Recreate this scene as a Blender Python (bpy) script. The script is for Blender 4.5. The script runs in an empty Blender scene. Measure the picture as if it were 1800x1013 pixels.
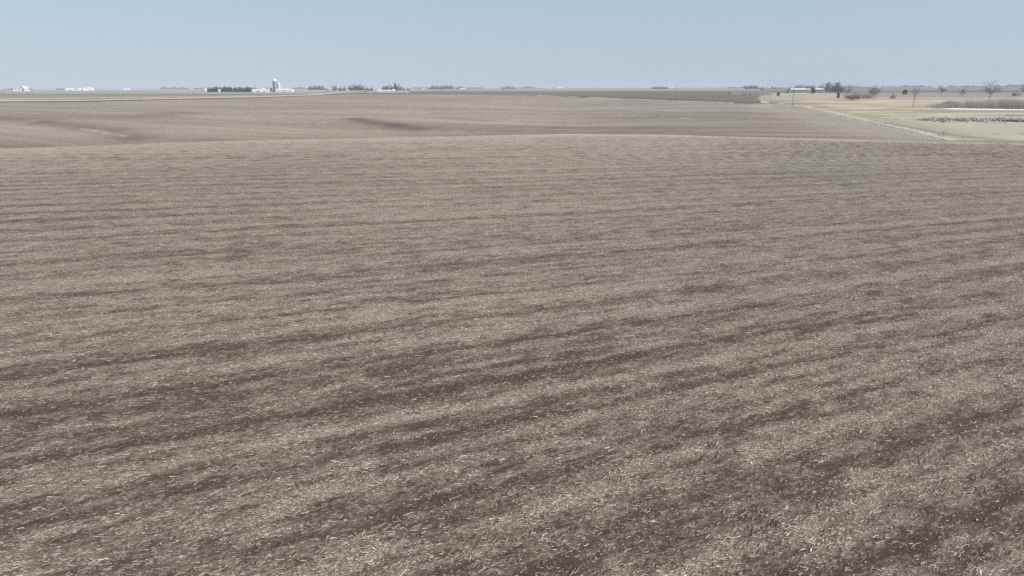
import bpy, math, random
import numpy as np
from mathutils import Vector, Matrix

rnd = random.Random(7)
S = bpy.context.scene
COL = S.collection
R = math.radians

# ------------------------------------------------------------------ camera
CAM_H = 14.0
F = 1200.0
PITCH = math.atan((506.5 - 154.0) / F)
ROLL = math.atan(4.6 / 1800)
fw = np.array([0, math.cos(PITCH), -math.sin(PITCH)])
r0 = np.array([1.0, 0, 0]); u0 = np.array([0, math.sin(PITCH), math.cos(PITCH)])
rt = r0 * math.cos(ROLL) - u0 * math.sin(ROLL)
up = u0 * math.cos(ROLL) + r0 * math.sin(ROLL)
cam_d = bpy.data.cameras.new('camera'); cam = bpy.data.objects.new('camera', cam_d); COL.objects.link(cam)
m = Matrix.Identity(4)
for i in range(3):
    m[i][0] = rt[i]; m[i][1] = up[i]; m[i][2] = -fw[i]
m[2][3] = CAM_H
cam.matrix_world = m
cam_d.lens = 24; cam_d.sensor_width = 36; cam_d.clip_start = 0.1; cam_d.clip_end = 60000
S.camera = cam

# ------------------------------------------------------------------ noise
def _hash(ix, iy, seed):
    h = (ix.astype(np.int64) * 374761393 + iy.astype(np.int64) * 668265263 + seed * 1274126177) & 0xffffffff
    h = ((h ^ (h >> 13)) * 1274126177) & 0xffffffff
    h = (h ^ (h >> 16)) & 0xffff
    return h / 65535.0
def vn(x, y, seed=0):
    x = np.asarray(x, float); y = np.asarray(y, float)
    ix = np.floor(x); iy = np.floor(y); fx = x - ix; fy = y - iy
    fx = fx * fx * (3 - 2 * fx); fy = fy * fy * (3 - 2 * fy)
    a = _hash(ix, iy, seed); b = _hash(ix + 1, iy, seed); c = _hash(ix, iy + 1, seed); d = _hash(ix + 1, iy + 1, seed)
    return (a * (1 - fx) + b * fx) * (1 - fy) + (c * (1 - fx) + d * fx) * fy
def fbm(x, y, seed=0, n=3):
    s = 0; a = 0.5; t = 0
    for k in range(n):
        s = s + a * vn(x * 2 ** k, y * 2 ** k, seed + k * 17); t += a; a *= .55
    return s / t
def ss(a, b, x):
    t = np.clip((x - a) / (b - a), 0, 1); return t * t * (3 - 2 * t)
def segd(x, y, pts):
    """distance to a polyline and the signed side"""
    best = np.full(np.shape(x), 1e9); sg = np.zeros(np.shape(x)); al = np.zeros(np.shape(x)); L = 0
    for (ax, ay), (bx, by) in zip(pts[:-1], pts[1:]):
        dx, dy = bx - ax, by - ay; l2 = dx * dx + dy * dy
        t = np.clip(((x - ax) * dx + (y - ay) * dy) / l2, 0, 1)
        d = np.hypot(x - ax - t * dx, y - ay - t * dy)
        s = np.sign((x - ax) * dy - (y - ay) * dx)
        w = d < best
        best = np.where(w, d, best); sg = np.where(w, s, sg); al = np.where(w, L + t * math.sqrt(l2), al)
        L += math.sqrt(l2)
    return best, sg, al

# ------------------------------------------------------------------ terrain
CR_X = [-400, -120, -70, 18, 60, 109, 128, 260, 500]
CR_Y = [95, 158, 184, 207, 196, 176, 171, 150, 120]
def crest_s(x, y):
    return y - np.interp(x, CR_X, CR_Y)
SW1 = [(-260, 345), (-170, 268), (-132, 235), (-100, 205)]       # swales in the field beyond the rise
SW2 = [(-190, 440), (-120, 340), (-62, 275), (-30, 262)]
SW3 = [(-60, 420), (10, 330), (70, 300)]
def terrain(x, y):
    x = np.asarray(x, float); y = np.asarray(y, float)
    D = np.hypot(x, y)
    s = crest_s(x, y)
    lw = np.interp(x, [-120, 30, 70, 120], [1.0, 1.0, .6, .4])
    bump = np.where(s < 0, np.exp(-(s / 26.0) ** 2), np.exp(-(s / 9.0) ** 2)) * .75 * lw
    z = bump - 3.0 * lw * ss(0, 36, s)
    e = np.maximum(D - 215, 0)
    z = z + (8.1 + 3.0 * lw * .9) * (1 - np.exp(-e / 480.0))
    f2 = ss(210, 420, D)
    z = z + f2 * (1.1 * (fbm(x / 230 + 3, y / 230, 5, 2) - .5) * 2)
    z = z + ss(900, 2500, D) * 1.6 * (fbm(x / 1100, y / 1100 + 9, 8, 2) - .5)
    m2 = ss(0, 60, s)
    for pts, dp, w in ((SW1, 2.0, 20), (SW2, 1.2, 19), (SW3, 1.0, 18)):
        d, sg, al = segd(x, y, pts)
        z = z - dp * np.exp(-(d / w) ** 2) * m2
    # dark stubble rise to the north-east
    z = z + 2.2 * np.exp(-((x - 190) / 75) ** 2 - ((y - 640) / 120) ** 2)
    # near field undulation
    z = z + .35 * (fbm(x / 45, y / 45, 2, 2) - .5) * ss(10, 60, D)
    # creek cut in the pasture
    d, sg, al = segd(x, y, CREEK)
    z = z - 1.4 * np.exp(-(d / 5.0) ** 2)
    d, sg, al = segd(x, y, GULLY)
    z = z - 1.8 * np.exp(-(d / 9.0) ** 2)
    return z
CREEK = [(176, 262), (186, 258), (215, 252), (300, 250)]
GULLY = [(164, 432), (172, 455), (180, 500)]

def ray(px, py):
    d = fw * F + rt * (px - 900) - up * (py - 506.5)
    return d / np.linalg.norm(d)
def hit(px, py, tmax=6000):
    """ground point seen at a place of the photograph"""
    d = ray(px, py)
    t0, t1 = 8.0, tmax
    t = np.geomspace(8, tmax, 260)
    for _ in range(3):
        k = np.nonzero(CAM_H + d[2] * t < terrain(d[0] * t, d[1] * t))[0]
        if not len(k): t1 = tmax; break
        t1 = t[k[0]]; t0 = t[max(0, k[0] - 1)]; t = np.linspace(t0, t1, 12)
    return (d[0] * t1, d[1] * t1, float(terrain(d[0] * t1, d[1] * t1)))
def far(px, D):
    d = ray(px, 154); h = math.hypot(d[0], d[1])
    x, y = d[0] / h * D, d[1] / h * D
    return (x, y, float(terrain(x, y)))
def proj(x, y, z):
    dz = z - CAM_H
    a = x * fw[0] + y * fw[1] + dz * fw[2]
    b = x * rt[0] + y * rt[1] + dz * rt[2]
    c = x * up[0] + y * up[1] + dz * up[2]
    a = np.where(a > .5, a, .5)
    return 900 + F * b / a, 506.5 - F * c / a
def at_base(px, D=None, py=None):
    return far(px, D) if D else hit(px, py)

# ------------------------------------------------------------------ materials
def mat(name, rough=.9):
    M = bpy.data.materials.new(name); M.use_nodes = True
    nt = M.node_tree; b = nt.nodes['Principled BSDF']
    b.inputs['Roughness'].default_value = rough
    b.inputs['Specular IOR Level'].default_value = .2
    return M, nt, b
class NT:
    def __init__(s, nt): s.nt = nt
    def n(s, t, **k):
        o = s.nt.nodes.new(t)
        for a, v in k.items(): setattr(o, a, v)
        return o
    def l(s, a, b): s.nt.links.new(a, b)
    def _in(s, sock, v):
        if isinstance(v, (int, float)): sock.default_value = v
        elif isinstance(v, (tuple, list)): sock.default_value = v
        else: s.l(v, sock)
    def math(s, op, a, b=0.0, c=None, clamp=False):
        o = s.n('ShaderNodeMath', operation=op, use_clamp=clamp)
        s._in(o.inputs[0], a); s._in(o.inputs[1], b)
        if c is not None: s._in(o.inputs[2], c)
        return o.outputs[0]
    def attr(s, name, vec=False):
        o = s.n('ShaderNodeAttribute', attribute_name=name)
        return o.outputs['Color' if vec == 'c' else 'Vector'] if vec else o.outputs['Fac']
    def noise(s, vec, scale, detail=2, rough=.5, dist=0.0):
        o = s.n('ShaderNodeTexNoise'); s._in(o.inputs['Vector'], vec)
        o.inputs['Scale'].default_value = scale; o.inputs['Detail'].default_value = detail
        o.inputs['Roughness'].default_value = rough; o.inputs['Distortion'].default_value = dist
        return o.outputs['Fac']
    def mapping(s, vec, rot=0, scale=(1, 1, 1), loc=(0, 0, 0)):
        o = s.n('ShaderNodeMapping'); s._in(o.inputs['Vector'], vec)
        o.inputs['Rotation'].default_value = (0, 0, rot); o.inputs['Scale'].default_value = scale
        o.inputs['Location'].default_value = loc
        return o.outputs[0]
    def rng(s, v, a, b, c=0.0, d=1.0):
        o = s.n('ShaderNodeMapRange'); s._in(o.inputs['Value'], v)
        o.inputs['From Min'].default_value = a; o.inputs['From Max'].default_value = b
        o.inputs['To Min'].default_value = c; o.inputs['To Max'].default_value = d
        return o.outputs[0]
    def mix(s, f, a, b, mode='MIX'):
        o = s.n('ShaderNodeMix', data_type='RGBA', blend_type=mode)
        s._in(o.inputs[0], f); s._in(o.inputs[6], a); s._in(o.inputs[7], b)
        return o.outputs[2]
def c4(c): return (c[0], c[1], c[2], 1)

def simple(name, col, var=.25, scale=3.0, rough=.85):
    M, nt, b = mat(name, rough); g = NT(nt)
    p = g.n('ShaderNodeTexCoord').outputs['Object']
    f = g.noise(p, scale, 4, .6)
    lo = tuple(x * (1 - var) for x in col); hi = tuple(min(1, x * (1 + var)) for x in col)
    g.l(g.mix(f, c4(lo), c4(hi)), b.inputs['Base Color'])
    return M

# crop field: soil under corn and bean residue
SOIL = (.076, .052, .038); STRAW = (.330, .260, .199); BRIGHT = (.64, .56, .46)
def field_mat():
    M, nt, b = mat('crop_residue_soil', .95); g = NT(nt)
    pos = g.n('ShaderNodeNewGeometry').outputs['Position']
    row = g.attr('row', True); res = g.attr('res'); grass = g.attr('grass'); cool = g.attr('cool')
    mid = g.noise(g.mapping(row, 0, (.8, 2.0, 1)), 1.0, 5, .7, .4)
    clump = g.noise(g.mapping(row, R(8), (3.2, 6.5, 1)), 1.0, 5, .75, .6)
    cover = g.math('ADD', res, g.math('MULTIPLY', g.math('SUBTRACT', mid, .5), 1.8))
    cover = g.math('ADD', cover, g.math('MULTIPLY', g.math('SUBTRACT', clump, .5), 2.8))
    streaks = []
    for k, (a, sx, sy, th) in enumerate(((0, 5, 42, .60), (28, 7, 52, .61), (-24, 6, 46, .61), (62, 9, 60, .63), (-55, 9, 55, .63))):
        v = g.mapping(row, R(a), (sx, sy, 1), (k * 7.3, k * 3.1, 0))
        n_ = g.noise(v, 1.0, 1.5, .5, .9)
        streaks.append(g.rng(n_, th, th + .09))
    mx = streaks[0]
    for s_ in streaks[1:]: mx = g.math('MAXIMUM', mx, s_)
    fine = g.noise(g.mapping(row, R(5), (14, 38, 1)), 1.0, 3, .7, .8)
    cover2 = g.math('ADD', cover, g.math('MULTIPLY', g.math('SUBTRACT', fine, .5), 2.2), clamp=True)
    base = g.mix(cover2, c4(SOIL), c4(STRAW))
    br = g.math('MULTIPLY', mx, g.rng(cover, .15, 1.0, .10, .75), clamp=True)
    col = g.mix(br, base, c4(BRIGHT))
    dull = g.mix(g.noise(pos, .09, 3, .6), (.95, .96, 1.0, 1), (1.05, 1.01, .95, 1))
    col = g.mix(1.0, col, dull, 'MULTIPLY')
    col = g.mix(cool, col, g.mix(1.0, col, (.84, .90, .95, 1), 'MULTIPLY'))
    gn = g.noise(g.mapping(row, 0, (3, 3, 1)), 1.0, 4, .7)
    col = g.mix(g.math('MULTIPLY', grass, g.rng(gn, .25, .6), clamp=True), col, (.56, .49, .39, 1))
    damp_shade = g.attr('damp_shade')
    col = g.mix(damp_shade, col, (.10, .078, .068, 1))  # swale colour darkened for damp soil and for slope shade
    g.l(col, b.inputs['Base Color'])
    bp = g.n('ShaderNodeBump'); bp.inputs['Strength'].default_value = .9; bp.inputs['Distance'].default_value = .05
    h = g.math('ADD', g.math('MULTIPLY', clump, 1.2), g.math('ADD', fine, g.math('MULTIPLY', mx, .35)))
    g.l(h, bp.inputs['Height']); g.l(bp.outputs[0], b.inputs['Normal'])
    return M
def land_mat(name, sc=.35, amp=.5):
    M, nt, b = mat(name, .95); g = NT(nt)
    pos = g.n('ShaderNodeNewGeometry').outputs['Position']
    base = g.attr('base', 'c')
    n1 = g.noise(pos, sc, 5, .65, .3); n2 = g.noise(g.mapping(pos, R(-12), (.12, 1.0, 1)), .25, 3, .6)
    f = g.math('ADD', g.math('MULTIPLY', n1, .6), g.math('MULTIPLY', n2, .4))
    col = g.mix(f, (1 - amp, 1 - amp, 1 - amp, 1), (1 + amp, 1 + amp, 1 + amp, 1))
    g.l(g.mix(1.0, base, col, 'MULTIPLY'), b.inputs['Base Color'])
    return M

def rowuv(X, Y):
    y0 = Y.copy()
    for _ in range(12):
        sl = np.interp(y0, [-60, 0, 20, 60, 100, 200], [.5, .5, .47, .31, .2, .09])
        ds = np.interp(y0, [-60, 0, 20, 60, 100, 200], [0, 0, -.003, -.0035, -.0015, 0])
        xx = np.clip(X, -250, 170)
        y0 = y0 - (y0 + xx * sl - Y) / np.maximum(.35, 1 + xx * ds)
    return X, y0 * .93
def res_near(X, Y, U, V, D):
    wv = V + 1.2 * (fbm(U / 30, V / 30, 33, 2) - .5)
    res = .40 + .20 * (fbm(U / 70, wv / 9.0, 41, 2) - .5) + .26 * (fbm(U / 140, wv / 3.0, 51, 2) - .5) + .38 * (fbm(U / 48, wv / 1.1, 55, 2) - .5) \
        + .70 * (fbm(U / 1.6, V / .65, 61, 2) - .5) + \
        + .20 * (fbm(X / 30, Y / 22, 71, 2) - .5)
    res = res + .13 * np.cos(2 * np.pi * wv / 1.52) * vn(U / 30, wv / 3, 19) + .12 * np.cos(2 * np.pi * wv / 4.6) * (.3 + vn(U / 90, wv / 9, 29))
    trk = np.exp(-((((wv) / 4.6) % 1 - .5) / .07) ** 2) * ss(.35, .65, vn(U / 40, wv / 4.6, 77))
    res = res - .20 * trk
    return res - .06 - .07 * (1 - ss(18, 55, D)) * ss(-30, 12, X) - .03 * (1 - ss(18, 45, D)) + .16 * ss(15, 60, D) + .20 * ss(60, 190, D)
# ------------------------------------------------------------------ build the ground sheet
def poly_y(pts, px):
    return np.interp(px, [p[0] for p in pts], [p[1] for p in pts])
NORTH = [(-4000, 186), (0, 180), (130, 179.4), (300, 175.6), (450, 172.6), (600, 166.2), (640, 165.6), (800, 166.6), (940, 168.6),
         (1000, 170.8), (1130, 176.0), (1200, 178.8), (1320, 182.5), (1344, 180)]
EAST = [(1344, 180), (1400, 187), (1460, 199.5), (1530, 216), (1600, 231), (1655, 246.0), (1800, 249.6), (5000, 300)]
BND = NORTH + EAST[1:]

def build_ground():
    az = [];
    a = -180.0
    while a < 180.0 - 1e-6:
        az.append(a); a += .078 if -41 <= a < 41 else (.5 if -60 < a < 60 else 4.0)
    az = np.radians(np.array(az)); na = len(az)
    rr = [2.0]; r = 2.0
    while r < 14000:
        if r < 9: dr = .8
        elif r < 40: dr = max(.085, r * r / 16800 * 1.2)
        elif r < 1500: dr = min(max(.09, r * r / 16800 * 1.2), 6.0)
        else: dr = .012 * r
        r += dr; rr.append(r)
    rr = np.array(rr); nr = len(rr)
    A, RR = np.meshgrid(az, rr)
    X = (RR * np.sin(A)).ravel(); Y = (RR * np.cos(A)).ravel(); D = RR.ravel()
    Z = terrain(X, Y)
    s = crest_s(X, Y)
    # rows: straight passes whose heading swings with the contour
    U, V = rowuv(X, Y)
    far_ = s > 3
    a2 = R(-68)
    wob = 8 * fbm(X / 90, Y / 90, 31, 2)
    V2 = -X * math.cos(a2) + Y * math.sin(a2) * -1 + 0
    V2 = X * math.cos(a2) - Y * math.sin(a2) + wob; U2 = X * math.sin(a2) + Y * math.cos(a2)
    V = np.where(far_, V2, V); U = np.where(far_, U2, U)
    # residue cover, metres-scale, streaked along the rows
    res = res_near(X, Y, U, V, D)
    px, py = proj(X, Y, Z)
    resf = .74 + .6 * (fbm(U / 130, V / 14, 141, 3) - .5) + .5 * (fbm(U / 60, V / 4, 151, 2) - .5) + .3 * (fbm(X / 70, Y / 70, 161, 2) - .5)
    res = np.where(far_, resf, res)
    res = res + np.where(s < 0, .3, .0) * np.exp(-((s + 4) / 16) ** 2) * (1 - ss(20, 90, X))
    hd_, _, _ = segd(X, Y, [hit(*p)[:2] for p in ((1345, 188), (1430, 203), (1530, 225), (1600, 238))])
    res = res - .22 * far_ * np.exp(-((s - 40) / 45) ** 2) * (1 - np.exp(-(hd_ / 16) ** 2)) * (1 - .6 * ss(60, 110, X))
    cool = np.clip(ss(-10, 70, X) * .55 + .8 * (fbm(X / 25, Y / 25, 91, 2) - .5), 0, 1) * (1 - .3 * ss(200, 400, D))
    # pale grass along the crest and waterway; damp and slope shade painted into swales
    ragged = fbm(X / 4, Y / 4, 99, 3)
    wcr = np.interp(X, [-150, -60, 20, 60, 110, 130], [11, 9, 6, 2.0, 2.4, 1.0])
    icr = np.interp(X, [-150, -60, 0, 25, 70, 128, 140, 160], [.22, .25, .4, .8, 1.2, 1.2, .4, 0])
    grass = np.exp(-((s + 1.0) / wcr) ** 2) * icr * (.4 + 1.2 * ragged)
    SHELTER = [hit(p, q) for p, q in ((140, 226), (165, 230), (200, 236), (225, 240))]
    d, _, _ = segd(X, Y, [(p[0], p[1]) for p in SHELTER])
    grass = np.maximum(grass, np.exp(-(d / 1.4) ** 2) * .65 * ss(.2, .6, ragged) * (s > 0))
    for pa, w in ((((990, 184), (1075, 190), (1190, 195)), 1.2), (((1090, 204), (1140, 206), (1230, 209)), .9), (((845, 178), (880, 180)), 1.6), (((930, 182), (1010, 183)), 1.2)):
        P = [hit(*p)[:2] for p in pa]
        d, _, _ = segd(X, Y, P); grass = np.maximum(grass, np.exp(-(d / w) ** 2) * .6 * (.3 + ragged) * (s > 0))
    damp_shade = np.zeros_like(X)
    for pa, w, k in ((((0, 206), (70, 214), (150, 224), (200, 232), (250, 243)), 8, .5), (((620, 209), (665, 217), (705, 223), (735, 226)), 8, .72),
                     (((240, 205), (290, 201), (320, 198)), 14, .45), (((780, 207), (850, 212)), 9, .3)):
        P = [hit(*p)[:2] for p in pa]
        d, _, _ = segd(X, Y, P); damp_shade = np.maximum(damp_shade, np.exp(-(d / w) ** 2) * k * (.5 + vn(X / 12, Y / 12, 4)) * (s > 20))
    damp_shade = damp_shade * (1 - np.clip(grass * 1.6, 0, 1))
    # pale worn grey soil band of the east headland
    P = [hit(*p)[:2] for p in ((1345, 188), (1430, 203), (1530, 225), (1600, 238))]
    d, _, _ = segd(X, Y, P); head = np.exp(-(d / 13) ** 2) * (s > 2)
    cool = np.maximum(cool, head * .9); res = res + .55 * head - .22 * ss(60, 110, X) * np.exp(-((s + 28) / 22) ** 2)
    # clods and old furrows in the near part
    rel = (.055 * (fbm(X * 2.6, Y * 2.6, 12, 2) - .5) + .05 * (fbm(U * .7, V * 2.2, 22, 2) - .5)) * (1 - ss(40, 110, D)) * ss(8, 10, D)
    Z = Z + rel
    # regions
    yb = poly_y(BND, px)
    front = (np.abs(A.ravel()) < R(70)) & (s > 0)
    beyond = front & (py < yb)
    side = (~front) & (A.ravel() > R(55)) & (Y > 60)
    ye = poly_y([(1250, 183), (1344, 182), (1360, 172), (5000, 166)], px)
    past = (beyond & (px > 1338) & (py > np.where(px < 1352, 167.0, 163.5))) | side
    farl = beyond & ~past
    road = farl & (px < 608) & (py > poly_y([(-4000, 182), (0, 175.6), (130, 176), (300, 172.6), (450, 169.2), (545, 166.2), (608, 162.0)], px)) \
        & (py < poly_y([(-4000, 185), (0, 178.4), (130, 177.6), (300, 174.2), (450, 171.2), (560, 167.3), (608, 162.8)], px))
    reg = np.zeros(len(X), np.int8); reg[farl] = 1; reg[past] = 2; reg[road] = 3
    # albedo of the other land
    B = np.zeros((len(X), 4), np.float32); B[:, 3] = 1
    def setc(mask, col): B[mask, :3] = col
    n30 = fbm(X / 60, Y / 60, 200, 3)
    setc(farl, (.33, .27, .225))
    left = farl & (px < 760)
    setc(left & (py > 165.8), (.27, .225, .175))
    setc(left & (py > 166.0) & (py < 167.2), (.15, .12, .10))
    setc(left & (py < 161), (.40, .33, .28))
    # dark ditch line this side of the road
    dd = farl & (py > yb - 1.6) & (px < 1000); setc(dd, (.085, .07, .055))
    mid_ = farl & (px >= 720) & (px < 1344); setc(mid_ & (py > 160), (.20, .16, .135))
    setc(mid_ & (py > 163.0) & (py < 164.3) & (px < 950), (.13, .105, .09))
    dk = farl & (px > 950) & (py > poly_y([(940, 165), (1100, 160), (1250, 160), (1300, 161.5), (1320, 163), (1334, 170), (1344, 177)], px) + 1.2 * (vn(px / 9, py / 3, 9) - .5)); setc(dk, (.17, .13, .10))
    dk2 = dk & (py > poly_y([(940, 168), (1000, 168), (1180, 174), (1330, 180)], px)); setc(dk2, (.125, .095, .075))
    pl = farl & (px > 945) & (px < 1290) & (py > yb - 1.3) & (vn(X / 14, Y / 14, 6) > .3); setc(pl, (.42, .36, .29))
    ff = farl & (px > 1340); setc(ff, (.20, .165, .14))
    setc(ff & (py > 157.2) & (py < 158.6) & (px > 1500), (.30, .25, .21)); setc(ff & (py < 157.2) & (py > 155.7) & (px > 1500), (.10, .10, .085))
    setc(ff & (py > 158.6) & (py < 161.5) & (px > 1600), (.13, .125, .105))
    setc(ff & (py > 153.9) & (py < 155.3) & (px > 1535), (.44, .37, .31))
    setc(ff & (py <= 163.5) & (py > 160.8) & (px < 1500), (.14, .11, .095))
    # pasture
    setc(past, (.52, .435, .30))
    t = np.clip((fbm(X / 40, Y / 14, 210, 3) - .40) / .2, 0, 1)[:, None]
    B[past, :3] = (B[past, :3] * (1 - .42 * t[past]) * np.array([1, 1.0, 1.0]))
    up_ = past & (py < 176); setc(up_ & (n30 > .42), (.40, .315, .25))
    up2 = past & (py < 171) & (px > 1480); setc(up2, (.29, .24, .205))
    setc(past & (py < 166.0) & (px < 1475), (.42, .35, .28))
    low = past & (py > poly_y([(1440, 203), (1530, 205), (1600, 204), (1800, 204), (5000, 203)], px)) ; setc(low, (.42, .365, .28))
    for pa, w, cc in ((((1515, 212.5), (1560, 217), (1620, 228), (1680, 238.5), (1740, 244.5), (1800, 248)), 1.8, (.10, .088, .062)),
                     (((1537, 206.5), (1562, 206.3)), .9, (.10, .085, .065)), (((1565, 214.8), (1640, 216)), .9, (.16, .14, .105)),
                     (((1430, 188.5), (1520, 188.5), (1560, 190)), .9, (.2, .18, .13)), (((1750, 236), (1800, 235.6)), .8, (.2, .18, .13)),
                     (((1600, 227.5), (1632, 227.5)), .8, (.2, .18, .13)), (((1520, 213), (1580, 209.5), (1620, 209.5)), .9, (.18, .16, .12)),
                     (((1625, 211), (1680, 212), (1740, 212.5), (1800, 213)), 4.5, (.19, .165, .14)), (((1640, 190), (1655, 192)), 1.4, (.16, .13, .10)), (((1690, 171.6), (1738, 171.6)), 1.8, (.10, .09, .07)), (((1650, 170), (1690, 170.8)), 1.8, (.17, .14, .11))):  # last two strips paint the shadows cast leftward by two bare trees
        P = [hit(*p)[:2] for p in pa]
        d, _, _ = segd(X, Y, P); k = (np.exp(-(d / w) ** 2) * past)[:, None] * (.5 + .5 * vn(X / 5, Y / 5, 15))[:, None]
        B[:, :3] = B[:, :3] * (1 - k) + np.array(cc) * k
    # grass bank at the fence line
    P = [hit(p, q)[:2] for p, q in EAST[:6]]
    d, sg, al = segd(X, Y, P); k = (np.exp(-(d / 3.0) ** 2) * past)[:, None]; k2 = (np.exp(-((d - 11) / 6) ** 2) * past * .65 * (.5 + .6 * vn(X / 8, Y / 8, 44)))[:, None]; B[:, :3] = B[:, :3] * (1 - k2) + np.array((.27, .235, .165)) * k2; B[:, :3] = B[:, :3] * (1 - k) + np.array((.72, .65, .54)) * k
    grass = np.maximum(grass, np.exp(-(d / 2.0) ** 2) * (s > 0) * 1.3)
    setc(road, (.50, .43, .34))
    B = np.clip(B, .01, 1)
    # mesh pieces
    idx = np.arange(nr * na).reshape(nr, na)
    q = np.stack([idx[:-1, :], np.roll(idx, -1, 1)[:-1, :], np.roll(idx, -1, 1)[1:, :], idx[1:, :]], -1).reshape(-1, 4)[:, ::-1]
    fr = reg[q].max(1)
    co = np.stack([X, Y, Z], 1).astype(np.float32)
    MF = field_mat(); ML = land_mat('far_land', .05, .42); MP = land_mat('dry_pasture_turf', .5, .42); MR = land_mat('gravel', .4, .15)
    for rid, name, M_ in ((0, 'crop_field', MF), (1, 'farmland', ML), (2, 'pasture', MP), (3, 'gravel_road', MR)):
        f = q[fr == rid]
        used, inv = np.unique(f.ravel(), return_inverse=True)
        nv = len(used); c_ = co[used]; faces = inv.reshape(-1, 4)
        loops = faces.ravel(); sizes = np.full(len(faces), 4)
        if rid == 0:      # close the middle of the sheet under the camera
            ring = np.searchsorted(used, idx[0]); loops = np.concatenate([loops, ring[::-1]]); sizes = np.append(sizes, na)
        me = bpy.data.meshes.new(name)
        me.vertices.add(nv); me.vertices.foreach_set('co', c_.ravel())
        me.loops.add(len(loops)); me.loops.foreach_set('vertex_index', loops.astype(np.int32))
        me.polygons.add(len(sizes)); me.polygons.foreach_set('loop_start', np.concatenate([[0], np.cumsum(sizes)[:-1]]).astype(np.int32))
        me.polygons.foreach_set('use_smooth', np.ones(len(sizes), bool))
        me.update(calc_edges=True)
        def fa(n_, v):
            a_ = me.attributes.new(n_, 'FLOAT', 'POINT'); a_.data.foreach_set('value', v[used].astype(np.float32))
        if rid == 0:
            fa('res', res); fa('grass', grass); fa('damp_shade', damp_shade); fa('cool', cool)
            a_ = me.attributes.new('row', 'FLOAT_VECTOR', 'POINT')
            a_.data.foreach_set('vector', np.stack([U, V, np.zeros_like(U)], 1)[used].astype(np.float32).ravel())
        else:
            a_ = me.attributes.new('base', 'FLOAT_COLOR', 'POINT'); a_.data.foreach_set('color', B[used].ravel())
        me.materials.append(M_)
        o = bpy.data.objects.new(name, me); COL.objects.link(o); o['kind'] = 'structure'
        o['label'] = {'crop_field': 'harvested crop field of brown soil under pale residue', 'farmland': 'hazy bare farmland beyond the crop field',
                      'pasture': 'dry beige pasture right of the field edge', 'gravel_road': 'pale gravel road along the far edge of the field'}[name]
    return az, rr
build_ground()

# ------------------------------------------------------------------ loose stalks lying on the near field (uncountable)
def mesh_obj(name, V, Fc, M_, parent=None, smooth=False):
    me = bpy.data.meshes.new(name)
    V = np.asarray(V, np.float32); Fc = np.asarray(Fc)
    me.vertices.add(len(V)); me.vertices.foreach_set('co', V.ravel())
    k = Fc.shape[1]
    me.loops.add(Fc.size); me.loops.foreach_set('vertex_index', Fc.astype(np.int32).ravel())
    me.polygons.add(len(Fc)); me.polygons.foreach_set('loop_start', np.arange(0, Fc.size, k, dtype=np.int32))
    if smooth: me.polygons.foreach_set('use_smooth', np.ones(len(Fc), bool))
    me.update(calc_edges=True)
    if M_: me.materials.append(M_)
    o = bpy.data.objects.new(name, me); COL.objects.link(o)
    if parent: o.parent = parent
    return o

def stalks():
    rs = np.random.RandomState(3)
    N = 700000
    u = rs.rand(N)
    p = .85
    lo, hi = 9.0 ** p, 120.0 ** p
    D = (lo + u * (hi - lo)) ** (1 / p)
    A = np.radians(rs.uniform(-44, 44, N))
    x = D * np.sin(A); y = D * np.cos(A)
    u_, v_ = rowuv(x, y); cov = res_near(x, y, u_, v_, D) + .5 * (fbm(x / .5, y / .4, 66, 2) - .5)
    keep = rs.rand(N) < np.clip((cov - .16) * 1.8, .16, 1)
    x, y, D = x[keep], y[keep], D[keep]; n = len(x)
    L = np.minimum(.068 * np.exp(rs.normal(0, .62, n)), .55)
    big = rs.rand(n) < .03; L[big] = rs.uniform(.08, .26, big.sum())
    w = rs.uniform(.003, .0065, n) * (1 + np.clip((D - 25) / 60, 0, 1)); w[big] *= rs.uniform(1.5, 3.5, big.sum())
    sl = np.interp(y, [0, 20, 60, 100, 200], [.5, .47, .31, .2, .09])
    th = np.arctan(sl) + rs.normal(0, .42, n)
    z = terrain(x, y) + (.055 * (fbm(x * 2.6, y * 2.6, 12, 2) - .5)) * (1 - ss(40, 110, D)) + .035
    tilt = rs.normal(0, .12, n)
    dx, dy = np.cos(th), np.sin(th); nx, ny = -dy, dx
    bend = rs.normal(0, .07, n) * L
    V = np.zeros((n, 6, 3), np.float32)
    for k, t in enumerate((-.5, 0, .5)):
        cx = x + dx * L * t + nx * bend * (1 - abs(t) * 2); cy = y + dy * L * t + ny * bend * (1 - abs(t) * 2)
        cz = z + tilt * L * t + .01
        ww = w * (1 - .3 * abs(t))
        V[:, 2 * k, 0] = cx + nx * ww; V[:, 2 * k, 1] = cy + ny * ww; V[:, 2 * k, 2] = cz + .004
        V[:, 2 * k + 1, 0] = cx - nx * ww; V[:, 2 * k + 1, 1] = cy - ny * ww; V[:, 2 * k + 1, 2] = cz
    i = np.arange(n)[:, None] * 6
    Fq = np.concatenate([i + np.array([[0, 1, 3, 2]]), i + np.array([[2, 3, 5, 4]])], 0)
    M, nt, b = mat('pale_stalk', .7); g = NT(nt)
    ri = g.n('ShaderNodeNewGeometry').outputs['Random Per Island']
    ri = g.math('POWER', ri, 1.5); col = g.mix(ri, (.15, .115, .088, 1), (.84, .74, .59, 1)); g.l(col, b.inputs['Base Color'])
    o = mesh_obj('crop_residue', V.reshape(-1, 3), Fq, M)
    o['kind'] = 'stuff'; o['label'] = 'pale broken stalks and leaves scattered over the bare soil'
stalks()

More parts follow.
